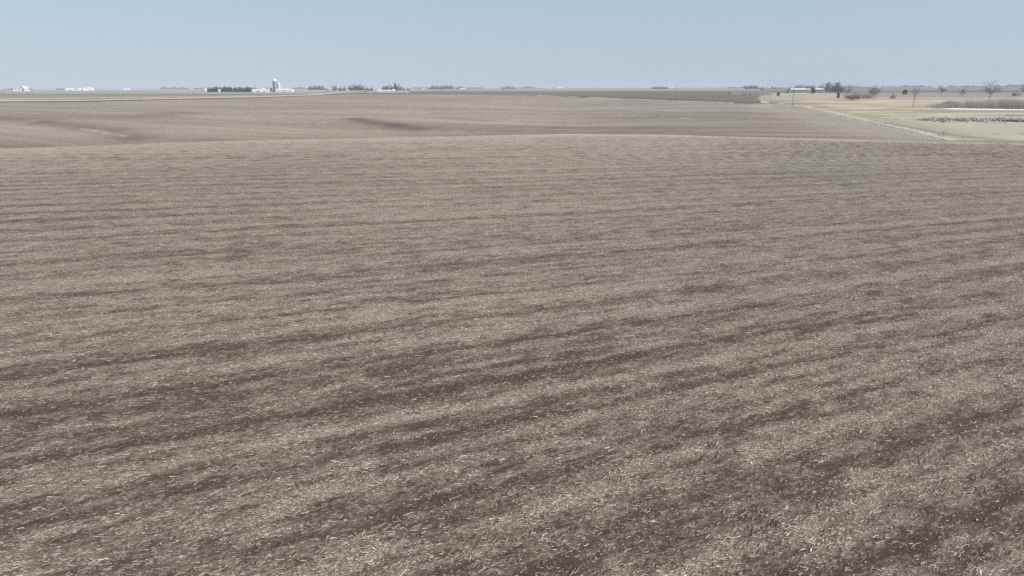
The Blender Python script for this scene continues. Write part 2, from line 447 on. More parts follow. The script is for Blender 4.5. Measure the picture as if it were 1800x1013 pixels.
# ------------------------------------------------------------------ tagging helpers
def tag(o, label, cat=None, group=None, kind=None):
    if label: o['label'] = label
    if cat: o['category'] = cat
    if group: o['group'] = group
    if kind: o['kind'] = kind
    return o
def empty(name, loc, rz=0.0, sc=1.0):
    o = bpy.data.objects.new(name, None); COL.objects.link(o)
    o.location = loc; o.rotation_euler = (0, 0, rz)
    o.scale = (sc, sc, sc) if isinstance(sc, (int, float)) else sc
    return o
def copy_tree(o, parent=None):
    c = o.copy(); COL.objects.link(c); c.parent = parent
    for ch in list(o.children): copy_tree(ch, c)
    return c
class MB:
    def __init__(s): s.v = []; s.f = []
    def quad(s, a, b, c, d):
        i = len(s.v); s.v += [a, b, c, d]; s.f.append((i, i + 1, i + 2, i + 3))
    def face(s, pts):
        i = len(s.v); s.v += list(pts); s.f.append(tuple(range(i, i + len(pts))))
    def box(s, x0, x1, y0, y1, z0, z1):
        i = len(s.v); s.v += [(x, y, z) for z in (z0, z1) for y in (y0, y1) for x in (x0, x1)]
        for f in ((0, 2, 3, 1), (4, 5, 7, 6), (0, 1, 5, 4), (1, 3, 7, 5), (3, 2, 6, 7), (2, 0, 4, 6)): s.f.append(tuple(i + k for k in f))
    def lathe(s, prof, n=20, c=(0, 0)):
        i = len(s.v)
        for r_, z_ in prof:
            for k in range(n):
                a = 2 * math.pi * k / n; s.v.append((c[0] + r_ * math.cos(a), c[1] + r_ * math.sin(a), z_))
        for j in range(len(prof) - 1):
            for k in range(n):
                k2 = (k + 1) % n; s.f.append((i + j * n + k, i + j * n + k2, i + (j + 1) * n + k2, i + (j + 1) * n + k))
        s.f.append(tuple(i + k for k in reversed(range(n)))); s.f.append(tuple(i + (len(prof) - 1) * n + k for k in range(n)))
    def tube(s, a, b, ra, rb, n=4):
        a = Vector(a); b = Vector(b); d = (b - a)
        if d.length < 1e-6: return
        d.normalize(); p = d.orthogonal().normalized(); q = d.cross(p)
        i = len(s.v)
        for c, r_ in ((a, ra), (b, rb)):
            for k in range(n):
                t = 2 * math.pi * k / n; s.v.append(tuple(c + (p * math.cos(t) + q * math.sin(t)) * r_))
        for k in range(n):
            k2 = (k + 1) % n; s.f.append((i + k, i + k2, i + n + k2, i + n + k))
        s.f.append(tuple(i + k for k in reversed(range(n)))); s.f.append(tuple(i + n + k for k in range(n)))
    def build(s, name, M_, parent=None, smooth=False):
        me = bpy.data.meshes.new(name); me.from_pydata(s.v, [], s.f); me.update()
        if smooth:
            for p in me.polygons: p.use_smooth = True
        me.materials.append(M_)
        o = bpy.data.objects.new(name, me); COL.objects.link(o)
        if parent: o.parent = parent
        return o

M_bark = simple('grey_bark', (.13, .105, .09), .3, 2)
M_twig = simple('bare_twigs', (.22, .175, .155), .3, 1)
M_needle = simple('evergreen_needles', (.028, .042, .028), .45, 1.5)
M_white = simple('white_painted_metal', (.68, .68, .67), .05, .8, .5)
M_roofw = simple('pale_metal_roof', (.66, .68, .70), .05, .5, .4)
M_roofg = simple('grey_roof', (.34, .34, .35), .15, 1)
M_conc = simple('weathered_concrete', (.27, .265, .27), .2, .6)
M_galv = simple('galvanised_steel', (.52, .55, .57), .12, .7, .4)
M_red = simple('barn_red_boards', (.28, .06, .045), .2, 2)
M_dark = simple('dark_opening', (.03, .03, .035), .2, 2)
M_wood = simple('weathered_wood', (.15, .115, .09), .3, 6)
M_wire = simple('fence_wire', (.25, .24, .22), .1, 5, .5)
M_gl = simple('window_glass', (.05, .07, .09), .2, 2, .1)
M_carp = simple('dark_car_paint', (.02, .022, .03), .1, 2, .25)
M_tyre = simple('tyre_rubber', (.02, .02, .02), .1, 4)
M_ceram = simple('glazed_insulator', (.30, .26, .24), .1, 8, .3)
M_brush = simple('brush_stems', (.42, .365, .35), .35, .5)
M_grassb = simple('dry_grass_blades', (.62, .555, .45), .3, .8)
M_stone = simple('broken_concrete', (.46, .43, .39), .75, .9)
M_snow = simple('old_snow', (.86, .88, .90), .04, 1, .6)

# ------------------------------------------------------------------ trees (unit: about 10 m tall)
def make_bare(seed, spread=1.0, clear=.2, dens=1.0, name='bare_tree', tw=.035):
    rg = random.Random(seed)
    root = empty(name, (0, 0, 0))
    T = MB(); C = MB()
    top = Vector((rg.uniform(-.3, .3), rg.uniform(-.3, .3), 10 * clear + 1.0))
    T.tube((0, 0, -.4), tuple(top * .5), .34, .26, 7); T.tube(tuple(top * .5), tuple(top), .26, .22, 7)
    def br(p, d, L, r_, dep):
        n = 3 if dep < 3 else 2
        for k in range(n):
            d2 = (d + Vector((rg.gauss(0, .16), rg.gauss(0, .16), rg.gauss(.04, .10)))).normalized()
            q = p + d2 * (L / n); C.tube(tuple(p), tuple(q), r_, r_ * .82, 4 if dep < 2 else 3)
            r_ *= .82
            if dep < 4:
                for j in range(2 if dep < 3 else rg.choice((2, 3))):
                    if rg.random() > .92 * dens: continue
                    a = Vector((rg.gauss(0, 1), rg.gauss(0, 1), rg.gauss(.1, .6))).normalized()
                    d3 = (d2 * .75 + a * (.75 if dep else .8)).normalized(); d3.z = max(d3.z, -.15)
                    br(q, d3, L * rg.uniform(.42, .68), max(r_ * .62, tw), dep + 1)
            p, d = q, d2
    for k in range(int(5 + 2 * dens)):
        a = k * 2.4 + rg.uniform(-.4, .4); el = rg.uniform(.25, 1.0) if k else 1.5
        d = Vector((math.cos(a) * math.cos(el) * spread, math.sin(a) * math.cos(el) * spread, math.sin(el))).normalized()
        br(top * (rg.uniform(.6, 1.0) if k else 1.0), d, (rg.uniform(3.2, 4.6) if k else 5.4) * (1 - clear * .4), .15, 1)
    t = T.build('trunk', M_bark, root); c = C.build('crown', M_twig, root)
    zs = [v[2] for v in C.v]; H = max(zs); xs = max(abs(v[0]) for v in C.v)
    root['_H'] = H
    return root
def make_conifer(seed, fat=.28, H=10.0, name='conifer', rounded=False):
    rg = random.Random(seed); root = empty(name, (0, 0, 0))
    T = MB(); T.tube((0, 0, -.3), (0, 0, H * .93), .2, .03, 6); T.build('trunk', M_bark, root)
    C = MB()
    q_ = 2.1 if rounded else 1.5
    for k in range(2300 if rounded else 1500):
        t = rg.random() ** (.8 if rounded else 1.35); z = .35 + t * (H - .3)
        if rounded: rad = fat * H * math.sqrt(max(0.02, 1 - (abs(t - .35) / .66) ** 2.2))
        else: rad = fat * H * (1 - t) ** .85 * (1 + .18 * math.sin(z * 4.3 + seed)) + .08
        a = rg.uniform(0, 6.283); rr_ = rad * math.sqrt(rg.uniform(.25, 1)) * (1 + .15 * math.sin(a * 3 + seed))
        c = Vector((math.cos(a) * rr_, math.sin(a) * rr_, z))
        d = Vector((math.cos(a), math.sin(a), rg.uniform(-.45, .35))).normalized() * rg.uniform(.25, .62) * q_
        s_ = Vector((-math.sin(a), math.cos(a), rg.uniform(-.4, .4))) * rg.uniform(.08, .2) * q_
        C.quad(tuple(c - d * .4 - s_), tuple(c - d * .4 + s_), tuple(c + d * .9 + s_ * .2), tuple(c + d * .9 - s_ * .2))
    C.build('crown', M_needle, root); root['_H'] = H
    return root
protos = {}
def proto(kind, k):
    key = (kind, k)
    if key not in protos:
        if kind == 'bare': o = make_bare(100 + k, 1.0 + .1 * (k % 3), .17 + .05 * (k % 3), 1.0)
        elif kind == 'full': o = make_bare(150 + k, 1.15, .03, 1.12, 'bare_tree', .075)
        elif kind == 'thin': o = make_bare(200 + k, .75, .38, .72)
        elif kind == 'conifer': o = make_conifer(300 + k, .17 + .03 * (k % 3))
        elif kind == 'cedar': o = make_conifer(400 + k, .42, 10, 'cedar', True)
        elif kind == 'bush': o = make_bare(500 + k, 1.5, .0, 1.0, 'bush', .06)
        protos[key] = [o, False, o['_H']]; del o['_H']
    return protos[key]
def tree(kind, px, top, base, label, cat='tree', group=None, D=None, wide=1.0, k=None):
    """a tree whose foot stands on the ground seen at (px, base), tall enough to reach the row `top`"""
    k = rnd.randrange(4) if k is None else k
    p = proto(kind, k)
    loc = far(px, D) if D else hit(px, base)
    dist = math.hypot(loc[0], loc[1])
    hgt = (base - top) * dist / F
    o = p[0] if not p[1] else copy_tree(p[0]); p[1] = True
    s_ = hgt / p[2]
    o.location = loc; o.rotation_euler = (0, 0, rnd.uniform(0, 6.28)); o.scale = (s_ * wide, s_ * wide, s_)
    for key in ('label', 'category', 'group'):
        if key in o: del o[key]
    tag(o, label, cat, group)
    return o
ORD = ['first', 'second', 'third', 'fourth', 'fifth', 'sixth', 'seventh', 'eighth', 'ninth', 'tenth', 'eleventh', 'twelfth', 'thirteenth', 'fourteenth',
       'fifteenth', 'sixteenth', 'seventeenth', 'eighteenth', 'nineteenth', 'twentieth', 'twenty-first', 'twenty-second', 'twenty-third', 'twenty-fourth',
       'twenty-fifth', 'twenty-sixth', 'twenty-seventh', 'twenty-eighth', 'twenty-ninth']
# windbreak row of young conifers
for k in range(27):
    px = 365 + k * 3.02 + rnd.uniform(-.4, .4)
    tree('conifer', px, 159.3 - rnd.uniform(6.0, 8.2), 159.6, 'dark young conifer, %s from left in the windbreak row by the silo' % ORD[k],
         'conifer', 'conifers in the windbreak row', D=1420, wide=1.6)
for px, t, b, lab in ((448, 149, 158.5, 'bare tree at the left end of the long low white shed roof'), (464, 150, 157.5, 'bare tree behind the white gabled barn by the silos'),
                      (470, 150.5, 157.5, 'bare tree behind the right slope of the white gabled barn'), (476, 150, 158, 'bare tree just left of the tall grey silo'),
                      (442, 152, 158.5, 'small bare tree at the right end of the conifer windbreak')):
    tree('full', px, t, b, lab, group='bare trees around the white farmstead', D=1480, wide=1.25)
grp = 'bare trees on the horizon right of the silo farm'
for i, px in enumerate((545, 549, 553, 557, 561, 565, 569)):
    tree('full', px, 150 + rnd.uniform(-.5, .8), 158.2, 'bare tree, %s from left in the low even grove right of the livestock barn' % ORD[i], group=grp, D=1900, wide=1.2)
for px, t, b, w, lab in ((575, 152.5, 158, 1.1, 'small bare tree just left of the tiny white house on the skyline'), (589, 147.5, 158.5, 1.2, 'taller bare tree just right of the tiny white house on the skyline'),
                      (598, 150, 158.5, 1.1, 'bare tree between the taller skyline tree and the broad grove'), (605, 150, 159, .8, 'slim bare tree at the left foot of the broad grove'),
                      (617, 149.5, 160, 1.4, 'broad bare tree at the left end of the wide grove'), (624, 148, 160.2, 1.5, 'tallest broad bare tree in the wide grove'),
                      (631, 149, 160.2, 1.4, 'bare tree in the wide grove behind the small red shed'), (638, 150, 160, 1.4, 'bare tree in the wide grove above the dark bush'),
                      (646, 151, 160, 1.2, 'bare tree right of the dark bush in the wide grove'), (652, 150.5, 159.5, 1.1, 'bare tree at the right end of the wide grove'),
                      (676, 149.5, 159, 1.5, 'round bare tree behind the white house'), (682, 148, 159, 1.5, 'round full-crowned bare tree behind the low white sheds'),
                      (688, 149, 159, 1.4, 'bare tree against the left side of the dark spire-shaped cedar'), (699, 147, 158.8, 1.2, 'bare tree touching the right side of the dark spire-shaped cedar'),
                      (704, 151, 159, 1.0, 'low bare tree second to the right of the dark spire-shaped cedar'), (710, 150.5, 158.5, .8, 'thin bare tree third to the right of the dark cedar'),
                      (718, 151, 158, 1.2, 'bare tree just left of the round white tank')):
    tree('full', px, t, b, lab, group=grp, D=1500, wide=w)
tree('bush', 642, 156, 160.6, 'dark low bush in front of the wide grove', 'bush', D=1250, wide=1.0)
tree('conifer', 694.5, 145, 159, 'dark spire-shaped cedar right of the white house', 'conifer', D=1450, wide=.9)
grp = 'hazy trees of the far grove'
for i, px in enumerate(range(757, 797, 4)):
    tree('full', px, 148.8 + rnd.uniform(-.5, 1.5), 157, 'hazy bare tree, %s from left in the far grove right of the water tank' % ORD[i], group=grp, D=2300, wide=1.4)
for i, px in enumerate((804, 808, 813)):
    tree('full', px, 151 + rnd.uniform(-.3, .8), 157, 'hazy small tree, %s of the three above the flat white shed roof' % ORD[i], group=grp, D=2300, wide=1.3)
for i, px in enumerate((883, 887, 891, 895, 899, 903)):
    tree('full', px, 150 + rnd.uniform(-.5, 1.5), 155.5, 'bluish tree, %s from left in the small grove above the dark vehicle' % ORD[i], group='trees above the dark vehicle', D=2900, wide=1.3)
for i in range(8):
    tree('conifer', 1147 + i * 3.6, 151.6 + rnd.uniform(-.3, .4), 155.3, 'small evergreen, %s from left in the low dark row beside the stubble pole' % ORD[i], 'conifer',
         'low evergreens near the first utility pole', D=2500, wide=2.6)
for i, px in enumerate(range(1310, 1332, 3)):
    tree('full', px, 148.3 + rnd.uniform(-.3, .5), 155, 'bluish tree, %s from left in the flat-topped grove behind the dark ridge' % ORD[i], group='trees in the flat-topped grove', D=1900, wide=1.4)
tree('bare', 1339, 148, 158, 'round bare tree at the right end of the flat-topped grove', D=1100, wide=1.2, k=2)
for px, t, lab in ((1358, 151, 'hazy tree right of the small white shed near the dark ridge'), (1364, 151.5, 'low hazy tree second right of the small white shed'), (1372, 152.5, 'lowest hazy tree in the gap before the right-hand farm')):
    tree('full', px, t, 155.5, lab, group='hazy trees before the right-hand farm', D=2300, wide=1.5)
# farm grove on the right
G = 'bare trees around the right-hand farm'
spec = [(1387, 151, 156), (1393, 149.5, 156), (1401, 148, 156), (1407, 145.8, 156), (1413, 147.5, 156), (1419, 148.5, 157), (1424, 148, 157), (1429, 149, 157.5), (1438, 149, 157), (1443, 146.5, 157.5),
        (1453, 146, 161), (1458, 149, 162), (1463, 148.5, 162.5), (1468, 147.5, 163), (1473, 147, 163.5), (1477, 149, 164)]
desc = ['low bare tree at the left end of the farm grove beside the white roof', 'bare tree behind the left end of the long white roof', 'bare tree behind the middle of the long white roof',
        'tallest bare tree behind the long white roof', 'bare tree behind the right end of the long white roof', 'bare tree above the short white shed', 'bare tree above the right end of the short white shed',
        'bare tree above the dark round cedar by the farm', 'bare tree behind the left end of the pale barn', 'bare tree behind the right end of the pale barn', 'big bare tree touching the right wall of the pale barn',
        'bushy bare tree second right of the pale barn', 'bushy bare tree third right of the pale barn', 'dense bare tree in the right part of the farm grove', 'tall dense bare tree near the right end of the farm grove',
        'bare tree at the right end of the farm grove']
for (px, t, b), d_ in zip(spec, desc):
    tree('full', px, t, b, d_, group=G, D=1500 if b < 158 else None, wide=1.3)
tree('cedar', 1429, 157.6, 164.6, 'wide dark cedar on the field edge below the pale barn', 'cedar', group='dark cedars in the pasture', wide=.95)
tree('cedar', 1384, 160.4, 164.3, 'tiny dark cedar left of the second utility pole', 'cedar', group='dark cedars in the pasture', wide=.8)
tree('cedar', 1368, 163.6, 169, 'small pointed dark cedar beside the gully', 'cedar', group='dark cedars in the pasture', wide=1.0)
tree('cedar', 1473, 165, 173, 'small leaning dark cedar below the farm grove', 'cedar', group='dark cedars in the pasture', wide=.7)
tree('cedar', 1590, 159.5, 166.6, 'round dark cedar left of the third utility pole', 'cedar', group='dark cedars in the pasture', wide=1.1)
P_ = 'bare trees scattered over the pasture'
for kd, px, t, b, w, lab in (('bare', 1490, 149, 167, 1.0, 'feathery bare tree right of the farm grove'), ('bush', 1498.5, 164, 177, 1.1, 'small spreading bare tree low in the pasture near the farm grove'),
                         ('bush', 1509, 165, 175.5, .7, 'tiny bare tree beside the low thicket'), ('bare', 1538, 151, 173.5, 1.0, 'twin-stemmed bare tree at the right end of the low thicket'),
                         ('bare', 1531, 152, 171, .7, 'slim bare tree leaning left beside the twin-stemmed tree'),
                         ('bush', 1568, 164.5, 174.5, .9, 'small vase-shaped bare tree in the open pasture'), ('thin', 1607.5, 153.5, 177, .9, 'thin airy bare tree behind the third utility pole'),
                         ('bare', 1655, 151.5, 165.5, 1.25, 'rounded bare tree on the far pasture edge'), ('bare', 1691, 153.5, 170, .9, 'sparse bare tree between the rounded tree and the biggest tree'),
                         ('bare', 1740, 147.5, 172.3, 1.15, 'biggest bare tree, dark trunk, above the brush on the right'), ('bush', 1786, 160.5, 170, 1.3, 'low bushy bare tree near the right edge of the view'),
                         ('bare', 1799, 150.5, 163, 1.3, 'bare tree cut by the right edge of the view')):
    tree(kd, px, t, b, lab, group=P_, wide=w)

# ------------------------------------------------------------------ buildings
def gable(name, px, D, w_px, h_px, label, cat='farm building', depth=None, wm=M_white, rm=M_roofw, rz=0.0, eave=.62, ends=False, base=None, windows=2, door=True):
    loc = far(px, D) if D else hit(px, base)
    dist = math.hypot(loc[0], loc[1]); W = w_px * dist / F; H = max(2.4, h_px * dist / F); dp = depth or max(6, W * .5)
    ang = -math.atan2(loc[0], loc[1]) + rz
    o = empty(name, loc, ang)
    e = H * eave
    m1 = MB()
    if ends:      # gable end faces the camera
        a, b_ = W / 2, dp / 2
        m1.box(-a, a, -b_, b_, -1.2, e); m1.face([(-a, -b_, e), (a, -b_, e), (0, -b_, H)]); m1.face([(a, b_, e), (-a, b_, e), (0, b_, H)])
        m2 = MB(); o_ = .3
        for s_ in (-1, 1):
            m2.quad((s_ * (a + o_), -b_ - o_, e - .1), (0, -b_ - o_, H + .1), (0, b_ + o_, H + .1), (s_ * (a + o_), b_ + o_, e - .1))
    else:
        a, b_ = W / 2, dp / 2
        m1.box(-a, a, -b_, b_, -1.2, e); m1.face([(-a, -b_, e), (-a, 0, H), (-a, b_, e)]); m1.face([(a, -b_, e), (a, b_, e), (a, 0, H)])
        m2 = MB(); o_ = .3
        for s_ in (-1, 1):
            m2.quad((-a - o_, s_ * (b_ + o_), e - .1), (a + o_, s_ * (b_ + o_), e - .1), (a + o_, 0, H + .1), (-a - o_, 0, H + .1))
    m1.build('wall', wm, o); r_ = m2.build('roof', rm, o)
    sol = r_.modifiers.new('thickness', 'SOLIDIFY'); sol.thickness = .15
    if door:
        m3 = MB(); dw = min(3.5, W * .22); m3.box(-dw / 2, dw / 2, -dp / 2 - .08, -dp / 2 + .05, 0, e * .8); m3.build('door', M_dark if wm is M_white and rz == 0 and W > 25 else M_roofg, o)
    for k in range(windows):
        m4 = MB(); cx = (-.33 if k == 0 else .33) * W; m4.box(cx - .6, cx + .6, -dp / 2 - .06, -dp / 2 + .05, e * .45, e * .8); m4.build('window', M_gl, o)
    return tag(o, label, cat)
gable('shed', 0.6, 1900, 5, 3, 'dull red shed at the left edge of the skyline', 'shed', wm=M_red, rm=M_roofg)
gable('shed', 42, 1900, 6.5, 7, 'white shed at the right end of the small grain bins', 'shed', depth=18, rz=.5)
gable('barn', 123, 2700, 12.5, 3.2, 'flat long white barn, left one of the far-left white farm', 'barn')
gable('barn', 143.5, 2700, 13, 3.2, 'long white barn in the middle of the far-left white farm', 'barn')
gable('house', 157, 2650, 11, 5.8, 'white gabled house at the right end of the far-left white farm', 'house', ends=True, depth=18, rm=M_roofw)
gable('house', 219.5, 3000, 3.2, 2.8, 'tiny white house, left of the two between the far farm and the windbreak', 'house')
gable('house', 226, 3000, 4, 3, 'tiny white house, right of the two between the far farm and the windbreak', 'house')
gable('shed', 361.5, 1420, 2.4, 4.6, 'small bright white shed at the left end of the conifer windbreak', 'shed', depth=4, windows=0)
gable('shed', 385, 1395, 3, 3.6, 'small white shed standing in front of the conifer windbreak', 'shed', depth=4, windows=0)
gable('shed', 451, 1400, 15, 3.8, 'low flat white shed right of the conifer windbreak', 'shed', depth=9)
gable('barn', 463.5, 1390, 14, 7.4, 'white gabled barn left of the silos', 'barn', ends=True, depth=22, eave=.35)
gable('shed', 472.5, 1400, 2.5, 5, 'narrow white feed shed between the gabled barn and the tall silo', 'shed', depth=4, windows=0, ends=True)
gable('barn', 500, 1360, 26, 4.8, 'long low white livestock barn right of the silos', 'barn', depth=16, rz=-.22, eave=.6)
gable('shed', 581, 1900, 4, 5, 'tiny white house on the skyline left of the wide grove', 'house', ends=True, depth=8, windows=1)
gable('shed', 636, 1300, 4, 2.6, 'small red shed at the foot of the wide grove', 'shed', wm=M_red, rm=M_roofg, windows=0)
gable('house', 668, 1400, 5.5, 6.5, 'white two-storey house left of the round bare tree', 'house', ends=True, depth=9)
gable('house', 667, 1330, 8, 3.2, 'low white porch shed in front of the white two-storey house', 'shed', depth=6, windows=1)
for i, (px, w) in enumerate(((676, 6), (684, 7), (692, 5))):
    gable('shed', px, 1370, w, 2.5 + (i == 2) * .8, 'low white shed, %s of the three below the round bare trees' % ('left', 'middle', 'right')[i], 'shed', depth=6, windows=0)
gable('barn', 746, 3600, 6, 2.2, 'faint white barn just left of the hazy far grove', 'barn')
gable('barn', 813, 2250, 10, 2.2, 'flat white shed roof below the three hazy trees', 'barn')
gable('barn', 966, 2600, 8, 2.2, 'white barn left of the lone skyline pole', 'barn')
gable('barn', 984.5, 2550, 12.5, 3.2, 'larger white barn right of the lone skyline pole', 'barn')
gable('shed', 1177, 2400, 3, 3.2, 'small white shed next to the low evergreen row', 'shed')
gable('shed', 1183, 2400, 4, 3.6, 'white shed beside the top of the first utility pole', 'shed')
gable('shed', 1353, 2200, 3, 3, 'tiny white shed near the dark ridge', 'shed')
gable('barn', 1404, 1350, 22, 4.0, 'long white-roofed barn in front of the right-hand farm grove', 'barn', depth=18, eave=.4, wm=M_conc)
gable('shed', 1420, 1330, 8, 3.2, 'short white shed right of the long white-roofed barn', 'shed', depth=9)
gable('barn', 1441.5, 1150, 12.5, 5.6, 'pale barn left of the big bare trees of the right-hand farm', 'barn', depth=15)

def silo(name, px, D, w_px, h_px, label, wm, domeh=.5, cat='silo', cone=False, ladder=True):
    loc = far(px, D); k = D / F; r_ = w_px * k / 2; H = h_px * k
    o = empty(name, loc, -math.atan2(loc[0], loc[1]))
    body = MB(); hb = H - r_ * domeh * (1 if cone else 2) if cone else H - r_
    prof = [(r_, -1.0)]; z = 0
    while z < hb - .1:
        z2 = min(hb, z + max(1.2, hb / 12)); prof += [(r_, z2 - .18), (r_ * 1.015, z2 - .12), (r_ * 1.015, z2 - .03), (r_, z2)] ; z = z2
    body.lathe(prof, 24); body.build('wall', wm, o)
    top = MB()
    if cone: top.lathe([(r_ * 1.05, hb), (r_ * .12, H), (r_ * .1, H + .3)], 24)
    else: top.lathe([(r_ * 1.02 * math.cos(a), hb + r_ * math.sin(a)) for a in [R(t) for t in (0, 15, 30, 45, 60, 75, 87)]], 24)
    top.build('roof', M_galv if cone and wm is not M_white else M_white, o, True)
    if ladder:
        ch = MB(); ch.box(-.5, .5, -r_ - .9, -r_ - .05, 0, hb - .3); ch.build('chute', M_galv, o)
    return tag(o, label, cat)
silo('silo', 484, 1400, 7.2, 19.8, 'tall grey concrete silo with white dome', M_conc)
silo('silo', 490.2, 1385, 4.4, 14.5, 'shorter slim white silo just right of the tall grey silo', M_white)
for i, (px, w, h) in enumerate(((24, 5, 4.2), (29.5, 5, 4.6), (35, 5.4, 5.0))):
    silo('grain_bin', px, 1900, w, h, 'grey steel grain bin, %s of the three left of the white shed' % ('left', 'middle', 'right')[i], M_galv, cone=True, domeh=.5, cat='grain bin', ladder=False)
# round white tank on a pedestal
loc = far(726, 3600); o = empty('water_tower', loc)
mm = MB(); mm.lathe([(2.6, -1), (1.7, 2), (1.6, 9), (2.6, 12)], 16); mm.build('pedestal', M_white, o, True)
mm = MB(); mm.lathe([(7 * math.cos(R(t)) + .01, 16 + 5.5 * math.sin(R(t))) for t in range(-85, 90, 12)], 20); mm.build('tank', M_white, o, True)
tag(o, 'round white water tank on the horizon right of the bare trees', 'water tower')

# ------------------------------------------------------------------ poles
def pole(px, top, base, label, D=None, r_=.12):
    loc = far(px, D) if D else hit(px, base); dist = math.hypot(loc[0], loc[1]); H = (base - top) * dist / F
    o = empty('utility_pole', loc, -math.atan2(loc[0], loc[1]))
    a = MB(); a.lathe([(r_ * 1.25, -1), (r_ * 1.15, H * .4), (r_ * .8, H)], 10); a.build('shaft', M_wood, o, True)
    b_ = MB(); b_.lathe([(.05, H), (.11, H + .05), (.07, H + .15), (.12, H + .2), (.05, H + .32)], 8); b_.build('insulator', M_ceram, o)
    c_ = MB(); c_.box(-.12, .12, -r_ - .35, -r_ * .5, H - 1.3, H - .9); c_.build('bracket', M_galv, o)
    return tag(o, label, 'utility pole', 'utility poles along the far field edge')
pole(1187, 152, 180, 'wooden utility pole on the dark stubble, left of the three')
pole(1392.5, 157, 188, 'wooden utility pole at the left end of the pasture')
pole(1605, 168, 188, 'wooden utility pole in front of the thin bare tree')
pole(977, 145, 158, 'lone dark pole between the two white skyline barns', D=1500, r_=.2)

# ------------------------------------------------------------------ car
def car(px, D):
    loc = far(px, D); o = empty('car', loc, .15)
    prof = [(-2.9, .45), (-2.95, .95), (-2.7, 1.15), (-1.7, 1.2), (-1.2, 1.85), (1.4, 1.9), (1.9, 1.25), (2.8, 1.1), (2.95, .8), (2.9, .45)]
    b_ = MB(); n = len(prof)
    for s_ in (-.95, .95): b_.v += [(x, s_ * (.82 if z > 1.3 else 1), z) for x, z in prof]
    b_.f.append(tuple(range(n))); b_.f.append(tuple(reversed(range(n, 2 * n))))
    for k in range(n): k2 = (k + 1) % n; b_.f.append((k, k + n, k2 + n, k2))
    b_.build('body', M_carp, o)
    w_ = MB()
    for s_ in (-1, 1): w_.face([(x, s_ * .86, z) for x, z in ((-1.35, 1.28), (-1.0, 1.74), (1.2, 1.78), (1.6, 1.3))][::s_])
    w_.build('window', M_gl, o)
    for x in (-1.85, 1.85):
        for y in (-.92, .92):
            t = MB(); t.tube((x, y - .12, .36), (x, y + .12, .36), .38, .38, 14); t.build('wheel', M_tyre, o)
    o.scale = (1.6, 1.6, 1.3)
    return tag(o, 'dark vehicle driving along the distant skyline road below the small bluish grove', 'vehicle')
o = car(883.5, 1600); o.scale = (1.0, 1.0, 1.0)

# ------------------------------------------------------------------ fence along the east field edge
FP = [hit(p, q) for p, q in ((1352, 177), (1400, 185.5), (1460, 197.5), (1530, 213.5), (1600, 229), (1656, 243))]
fo = empty('fence', FP[-1])
def fl(t):
    k = min(int(t), len(FP) - 2); f = t - k; x = FP[k][0] * (1 - f) + FP[k + 1][0] * f; y = FP[k][1] * (1 - f) + FP[k + 1][1] * f
    return x, y, float(terrain(x, y))
seg = [math.dist(a[:2], b[:2]) for a, b in zip(FP[:-1], FP[1:])]
pts = []
for k, L in enumerate(seg):
    for j in range(max(1, int(L / 7))): pts.append(fl(k + j / max(1, int(L / 7))))
pts.append(fl(len(FP) - 1.001))
B0 = Vector(FP[-1])
for i, p in enumerate(pts[-90:]):
    a = MB(); q = Vector(p) - B0; h = 1.15 + rnd.uniform(-.1, .15); r_ = .035
    if i == len(pts[-90:]) - 1: h, r_ = 1.9, .10
    a.tube(tuple(q - Vector((0, 0, .4))), tuple(q + Vector((rnd.uniform(-.06, .06), 0, h))), r_, r_ * .9, 6); a.build('post', M_wood, fo)
for hh in (.45, .8, 1.1):
    a = MB()
    for p, q in zip(pts[:-1], pts[1:]): a.tube(tuple(Vector(p) - B0 + Vector((0, 0, hh))), tuple(Vector(q) - B0 + Vector((0, 0, hh))), .008, .008, 3)
    a.build('wire', M_wire, fo)
tag(fo, 'thin post and wire fence along the right edge of the crop field', 'fence')
# dry weeds at the corner
for px, py_, h, lab in ((1660.5, 242.5, 11, 'tall dry weed stalk at the corner of the fence'), (1651, 243, 7, 'short dark weed stalk left of the tall one at the fence corner'), (1692, 247, 6, 'small dry weed right of the fence corner'), (1647.5, 242, 6, 'lowest dry weed stalk at the left of the fence corner')):
    loc = hit(px, py_); dist = math.hypot(loc[0], loc[1]); H = h * dist / F
    o = empty('weed', loc); a = MB(); rg = random.Random(int(px))
    a.tube((0, 0, -.1), (rg.uniform(-.1, .1), 0, H), .04, .02, 4)
    a.build('stem', M_wood, o); l_ = MB()
    for k in range(9):
        z = H * rg.uniform(.3, .95); an = rg.uniform(0, 6.28); l_.tube((0, 0, z), (math.cos(an) * .4, math.sin(an) * .4, z + rg.uniform(.1, .4)), .02, .008, 3)
    l_.build('side_stems', M_wood, o)
    tag(o, lab, 'weed', 'weeds at the fence corner')

# ------------------------------------------------------------------ stuff: brush, grasses, rubble, snow, far woods
def blades(name, pts, M_, label, kind='stuff', tilt=.35):
    """pts: list of (x,y,z,height,width)"""
    V = []; Fq = []
    rg = random.Random(len(pts))
    for x, y, z, h, w in pts:
        a = rg.uniform(0, 6.28); dx, dy = math.cos(a) * w / 2, math.sin(a) * w / 2
        tx, ty = rg.gauss(0, tilt) * h, rg.gauss(0, tilt) * h; i = len(V)
        V += [(x - dx, y - dy, z - .05), (x + dx, y + dy, z - .05), (x + tx * .5 + dx * .8, y + ty * .5 + dy * .8, z + h * .55), (x + tx * .5 - dx * .8, y + ty * .5 - dy * .8, z + h * .55),
              (x + tx + dx * .2, y + ty + dy * .2, z + h), (x + tx - dx * .2, y + ty - dy * .2, z + h)]
        Fq += [(i, i + 1, i + 2, i + 3), (i + 3, i + 2, i + 4, i + 5)]
    o = mesh_obj(name, V, Fq, M_); o['kind'] = kind; o['label'] = label
    return o
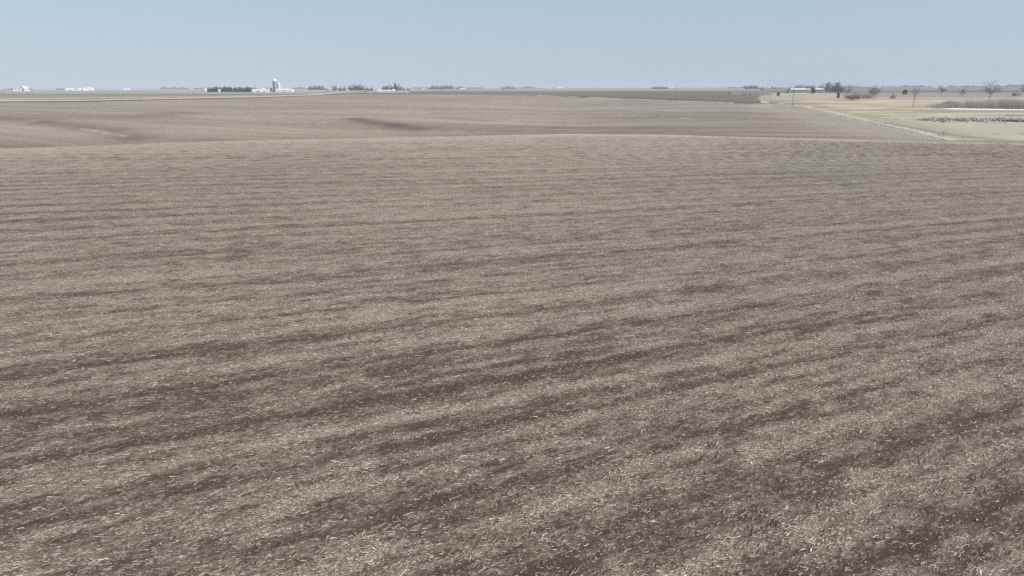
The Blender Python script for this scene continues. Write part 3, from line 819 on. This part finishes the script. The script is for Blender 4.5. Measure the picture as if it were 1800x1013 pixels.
def along(P, n, jit):
    P = [np.array(p[:2]) for p in P]; L = [np.linalg.norm(b - a) for a, b in zip(P[:-1], P[1:])]; tot = sum(L)
    out = []
    for _ in range(n):
        t = rnd.uniform(0, tot); k = 0
        while k < len(L) - 1 and t > L[k]: t -= L[k]; k += 1
        d = (P[k + 1] - P[k]) / L[k]; q = P[k] + d * t + np.array((-d[1], d[0])) * rnd.gauss(0, jit); out.append((q[0], q[1]))
    return out
gp = []
for x, y in along([hit(p, q) for p, q in EAST[:6]], 26000, 1.1):
    gp.append((x, y, 0, rnd.uniform(.12, .4), .06))
cx = np.array([rnd.uniform(-160, 142) for _ in range(26000)]); cy = np.interp(cx, CR_X, CR_Y)
for x, y in zip(cx, cy):
    if x < 35: continue
    yy = y - 1 + rnd.gauss(0, 2.0 if x < 30 else 1.0)
    if vn(x / 6, yy / 3, 7) < .33: continue
    gp.append((x, yy, 0, rnd.uniform(.1, .26), .04))
for x, y in along([hit(p, q) for p, q in ((1336, 176), (1341, 171), (1350, 169), (1354, 173), (1345, 178))], 5000, 1.4): gp.append((x, y, 0, rnd.uniform(.3, .9), .08))
for x, y in along([hit(p, q) for p, q in ((0, 174.5), (300, 171.5), (450, 168.5))], 5000, 2.2): gp.append((x, y, 0, rnd.uniform(.3, .8), .12))
zz = terrain(np.array([g_[0] for g_ in gp]), np.array([g_[1] for g_ in gp]))
gp = [(a, b_, z, h, w) for (a, b_, _, h, w), z in zip(gp, zz)]
blades('dry_grass', gp, M_grassb, 'pale dry grass along the field edges and the low rise')

bp_ = []
for _ in range(9000):
    px = rnd.uniform(1632, 1830); t = (px - 1632) / 60
    if rnd.random() > min(1, t): continue
    b_ = 191.5 - rnd.random() ** 1.5 * 5.0; x, y, z = hit(px, b_) if False else (0, 0, 0)
    bp_.append((px, b_))
# the thicket stands on a strip of ground; place its stems in the ground plane between two lines
A0, A1 = hit(1632, 190.8), hit(1830, 192.6); d_ = np.array(A1[:2]) - np.array(A0[:2]); dn = np.array((-d_[1], d_[0])) / np.linalg.norm(d_)
bl = []
for _ in range(10000):
    t = rnd.random()
    if rnd.random() > min(1, .12 + t / .3) * float(ss(.25, .6, fbm(t * 45, 3.3, 8, 2))): continue
    q = np.array(A0[:2]) + d_ * t + dn * (2 + rnd.random() * 26)
    h = (1.0 + 3.2 * min(1, t / .25)) * (.45 + .9 * float(fbm(t * 34, 1.5, 3, 3))) * (1.25 if .62 < t < .86 else 1.0) * rnd.uniform(.6, 1.1)
    bl.append((q[0], q[1], 0, h, .07))
zz = terrain(np.array([g_[0] for g_ in bl]), np.array([g_[1] for g_ in bl]))
bl = [(a, b_, z, h, w) for (a, b_, _, h, w), z in zip(bl, zz)]
blades('brush_thicket', bl, M_brush, 'grey brown leafless brush thicket on the right side of the pasture', tilt=.14)
def thicket(x0, y0, x1, y1, n, h, dep, label, name='brush', w=.08):
    a, b_ = hit(x0, y0), hit(x1, y1); d_ = np.array(b_[:2]) - np.array(a[:2]); dn = np.array((-d_[1], d_[0])) / max(1e-6, np.linalg.norm(d_))
    L = []
    for _ in range(n):
        t = rnd.random(); q = np.array(a[:2]) + d_ * t + dn * rnd.random() * dep
        hh = h * rnd.uniform(.4, 1) * (.5 + float(vn(t * 12, 2.5, int(x0)))) ; L.append((q[0], q[1], 0, hh, w))
    zz = terrain(np.array([g_[0] for g_ in L]), np.array([g_[1] for g_ in L]))
    blades(name, [(a_, c_, z, hh, w_) for (a_, c_, _, hh, w_), z in zip(L, zz)], M_brush, label, tilt=.25)
thicket(1508, 174, 1536, 173, 2600, 4.2, 12, 'low leafless thicket between the small trees in the pasture', w=.1)
thicket(1328, 168, 1362, 167, 3500, 4.5, 25, 'reddish leafless brush above the gully at the corner of the field', w=.12)
thicket(1770, 204.5, 1812, 205, 300, 1.0, 3, 'sparse weeds on the bank above the dark creek', w=.05)
thicket(355, 160.3, 480, 160.3, 5000, .9, 14, 'low dark hedge below the conifer windbreak', name='hedge', w=.5)

# snow drift at the foot of the brush
A0, A1 = hit(1650, 191.6), hit(1840, 194.4)
d_ = np.array(A1[:2]) - np.array(A0[:2]); dn = np.array((-d_[1], d_[0])) / np.linalg.norm(d_)
V = []; Fq = []; n = 120; rows = 7
for i in range(n + 1):
    t = i / n; wd = 2.4 * min(1, t * 6) * (.35 + 1.0 * float(vn(t * 14, 0, 5)))
    for j in range(rows):
        s_ = j / (rows - 1) - .5; q = np.array(A0[:2]) + d_ * t + dn * s_ * wd * 2
        V.append((q[0], q[1], float(terrain(q[0], q[1])) + .45 * math.cos(s_ * math.pi) * min(1, wd) - .04))
for i in range(n):
    for j in range(rows - 1): a = i * rows + j; Fq.append((a, a + 1, a + rows + 1, a + rows))
o = mesh_obj('snow_drift', V, Fq, M_snow, smooth=True); tag(o, 'thin leftover snow drift along the foot of the brush', kind='stuff')

# creek water and rubble
Mw, nt, b = mat('dark_creek_water', .08); b.inputs['Base Color'].default_value = (.012, .018, .025, 1)
P0 = [hit(p, q) for p, q in ((1757, 212.5), (1775, 213.5), (1800, 213.2), (1850, 213))]
V = []; Fq = []
for x, y, z in P0:
    V += [(x, y - 4.5, z - .05), (x, y + 5.0, z - .05)]
wz = min(float(terrain(v[0], v[1])) for v in V) + .55
V = [(v[0], v[1], wz) for v in V]
for i in range(len(P0) - 1): a = 2 * i; Fq.append((a, a + 2, a + 3, a + 1))
o = mesh_obj('creek', V, Fq, Mw); tag(o, 'dark creek water cutting into the pasture at the right', kind='structure')
nt_ = M_stone.node_tree; b_2 = nt_.nodes['Principled BSDF']; g2 = NT(nt_)
g2.l(g2.mix(g2.math('POWER', g2.n('ShaderNodeNewGeometry').outputs['Random Per Island'], 1.3), (.09, .080, .068, 1), (.66, .61, .54, 1)), b_2.inputs['Base Color'])
def rubble():
    rg = random.Random(5); m_ = MB(); lay = []
    for _ in range(760):
        px = rg.choice((rg.uniform(1615, 1730), rg.uniform(1625, 1735), rg.uniform(1735, 1800)))
        lay.append((px, 211.4 + rg.gauss(0, 1.7) * min(1, (px - 1606) / 40)))
    for px, py_ in lay:
        x, y, z = hit(px, py_); s_ = rg.uniform(.2, .6)
        i = len(m_.v); rot = rg.uniform(0, 3.1); c, sn = math.cos(rot), math.sin(rot)
        for zz_ in (-.2, 1):
            for a_, b__ in ((-1, -1), (1, -1), (1, 1), (-1, 1)):
                xx = (a_ + rg.gauss(0, .3)) * s_ * .6; yy = (b__ + rg.gauss(0, .3)) * s_ * .35; q = .75 if zz_ > 0 else 1
                m_.v.append((x + (xx * c - yy * sn) * q, y + (xx * sn + yy * c) * q, z + zz_ * s_ * rg.uniform(.5, 1.0)))
        for f in ((3, 2, 1, 0), (4, 5, 6, 7), (0, 1, 5, 4), (1, 2, 6, 5), (2, 3, 7, 6), (3, 0, 4, 7)): m_.f.append(tuple(i + k for k in f))
    for _ in range(30):      # old branches lying among the pieces
        px, py_ = rg.choice(lay); x, y, z = hit(px, py_); a_ = rg.uniform(0, 6.28); L = rg.uniform(.6, 2.2)
        m_.tube((x, y, z), (x + math.cos(a_) * L, y + math.sin(a_) * L, z + rg.uniform(.1, 1.2)), .05, .02, 3)
    o = m_.build('rubble', M_stone); tag(o, 'grey white heap of broken rubble and branches along the creek bank', kind='stuff')
rubble()

# faint woods on the far horizon: each reads as one mass
def wood(px0, px1, D, h_px, label, n=None):
    rg = random.Random(int(px0)); L = []
    k = D / F; n = n or int((px1 - px0) * 26)
    rs = np.random.RandomState(int(px0))
    px = rs.uniform(px0, px1, n); Dv = D + rs.uniform(-120, 120, n)
    d = fw[None] * F + rt[None] * (px - 900)[:, None] - up[None] * (154 - 506.5); hh = np.hypot(d[:, 0], d[:, 1])
    x = d[:, 0] / hh * Dv; y = d[:, 1] / hh * Dv; z = terrain(x, y)
    env = np.minimum(1, np.minimum((px - px0) / 6 + .3, (px1 - px) / 6 + .3)); prof = .45 + .75 * vn(px / 5.0, np.full(n, float(D)), 3)
    L = list(zip(x, y, z, h_px * k * env * prof * rs.uniform(.6, 1, n), np.full(n, k * .5)))
    blades('far_wood', L, M_twig, label, tilt=.12)
wood(280, 332, 4200, 4.2, 'faint hazy wood left of the windbreak on the skyline')
wood(338, 360, 4200, 3.2, 'faint hazy wood touching the left end of the windbreak')
wood(510, 545, 4200, 3.8, 'faint blue wood right of the long white livestock barn')
wood(722, 757, 3900, 3.4, 'pale blue wood between the round tank and the hazy far grove')
wood(816, 852, 4200, 2.6, 'faint pale wood right of the three hazy trees')
wood(903, 944, 4200, 3.0, 'faint blue wood right of the small bluish grove')
wood(1278, 1312, 4000, 2.2, 'faint strip of wood left of the flat-topped grove')
wood(1478, 1530, 3800, 3.0, 'faint hazy wood behind the feathery bare tree')
wood(1548, 1640, 4200, 3.6, 'faint blue wood along the skyline above the round dark cedar')
wood(1664, 1735, 4000, 3.6, 'faint blue wood left of the biggest bare tree')
wood(1745, 1830, 3800, 4.4, 'faint blue wood right of the biggest bare tree')
wood(0, 60, 4000, 3.2, 'faint wood behind the grain bins')
wood(98, 165, 3800, 3.0, 'faint trees behind the far-left white farm')

# ------------------------------------------------------------------ haze
hz = MB(); hz.box(-15000, 15000, -15000, 15000, -6, 70)
Mh = bpy.data.materials.new('haze_air'); Mh.use_nodes = True; nt = Mh.node_tree; nt.nodes.clear()
out = nt.nodes.new('ShaderNodeOutputMaterial'); pv = nt.nodes.new('ShaderNodeVolumePrincipled')
pv.inputs['Color'].default_value = (.68, .76, .88, 1); pv.inputs['Density'].default_value = .00017; pv.inputs['Anisotropy'].default_value = 0.0
nt.links.new(pv.outputs[0], out.inputs['Volume'])
o = hz.build('haze', Mh); tag(o, 'thin pale haze in the air over the fields', kind='stuff')

# ------------------------------------------------------------------ light
SUN_AZ, SUN_EL = 116.0, 37.0
W = bpy.data.worlds.new('World'); S.world = W; W.use_nodes = True; nt = W.node_tree
sky = nt.nodes.new('ShaderNodeTexSky'); sky.sky_type = 'NISHITA'; sky.sun_disc = False
sky.sun_elevation = R(SUN_EL); sky.sun_rotation = R(SUN_AZ); sky.air_density = 1.0; sky.dust_density = .3; sky.ozone_density = 1.5; sky.altitude = 300
bg = nt.nodes['Background']; bg.inputs['Strength'].default_value = .14
tc = nt.nodes.new('ShaderNodeTexCoord'); sx = nt.nodes.new('ShaderNodeSeparateXYZ'); cr = nt.nodes.new('ShaderNodeValToRGB'); mx_ = nt.nodes.new('ShaderNodeMix')
nt.links.new(tc.outputs['Generated'], sx.inputs[0]); nt.links.new(sx.outputs['Z'], cr.inputs[0])
KK = 1.0 / (.14 * 2 ** .18)
for i, (p_, c_) in enumerate(((0.0, (.405, .49, .605)), (.13, (.40, .525, .635)), (1.0, (.26, .40, .56)))):
    e_ = cr.color_ramp.elements[0] if i == 0 else (cr.color_ramp.elements[-1] if p_ == 1.0 else cr.color_ramp.elements.new(p_))
    if p_ == 1.0: e_ = cr.color_ramp.elements[-1]
    e_.color = tuple(v for v in c_) + (1,)
pass
sc_ = nt.nodes.new('ShaderNodeVectorMath'); sc_.operation = 'SCALE'; sc_.inputs['Scale'].default_value = KK; nt.links.new(cr.outputs[0], sc_.inputs[0])
mx_.data_type = 'RGBA'; mx_.inputs[0].default_value = .85
nt.links.new(sky.outputs[0], mx_.inputs[6]); nt.links.new(sc_.outputs[0], mx_.inputs[7]); nt.links.new(mx_.outputs[2], bg.inputs['Color'])
sd = bpy.data.lights.new('sun', 'SUN'); sd.energy = 4.5; sd.angle = R(.5); sd.color = (1, .95, .88)
so = bpy.data.objects.new('sun', sd); COL.objects.link(so)
dv = Vector((math.sin(R(SUN_AZ)) * math.cos(R(SUN_EL)), math.cos(R(SUN_AZ)) * math.cos(R(SUN_EL)), math.sin(R(SUN_EL))))
so.rotation_euler = dv.to_track_quat('Z', 'Y').to_euler()
S.view_settings.view_transform = 'Standard'; S.view_settings.look = 'None'; S.view_settings.exposure = .18; S.view_settings.gamma = 1
S.cycles.use_denoising = False; S.cycles.denoiser = 'OPENIMAGEDENOISE'; S.cycles.denoising_input_passes = 'RGB_ALBEDO_NORMAL'; S.cycles.denoising_prefilter = 'ACCURATE'; S.cycles.max_bounces = 5; S.cycles.volume_bounces = 1; S.cycles.diffuse_bounces = 3
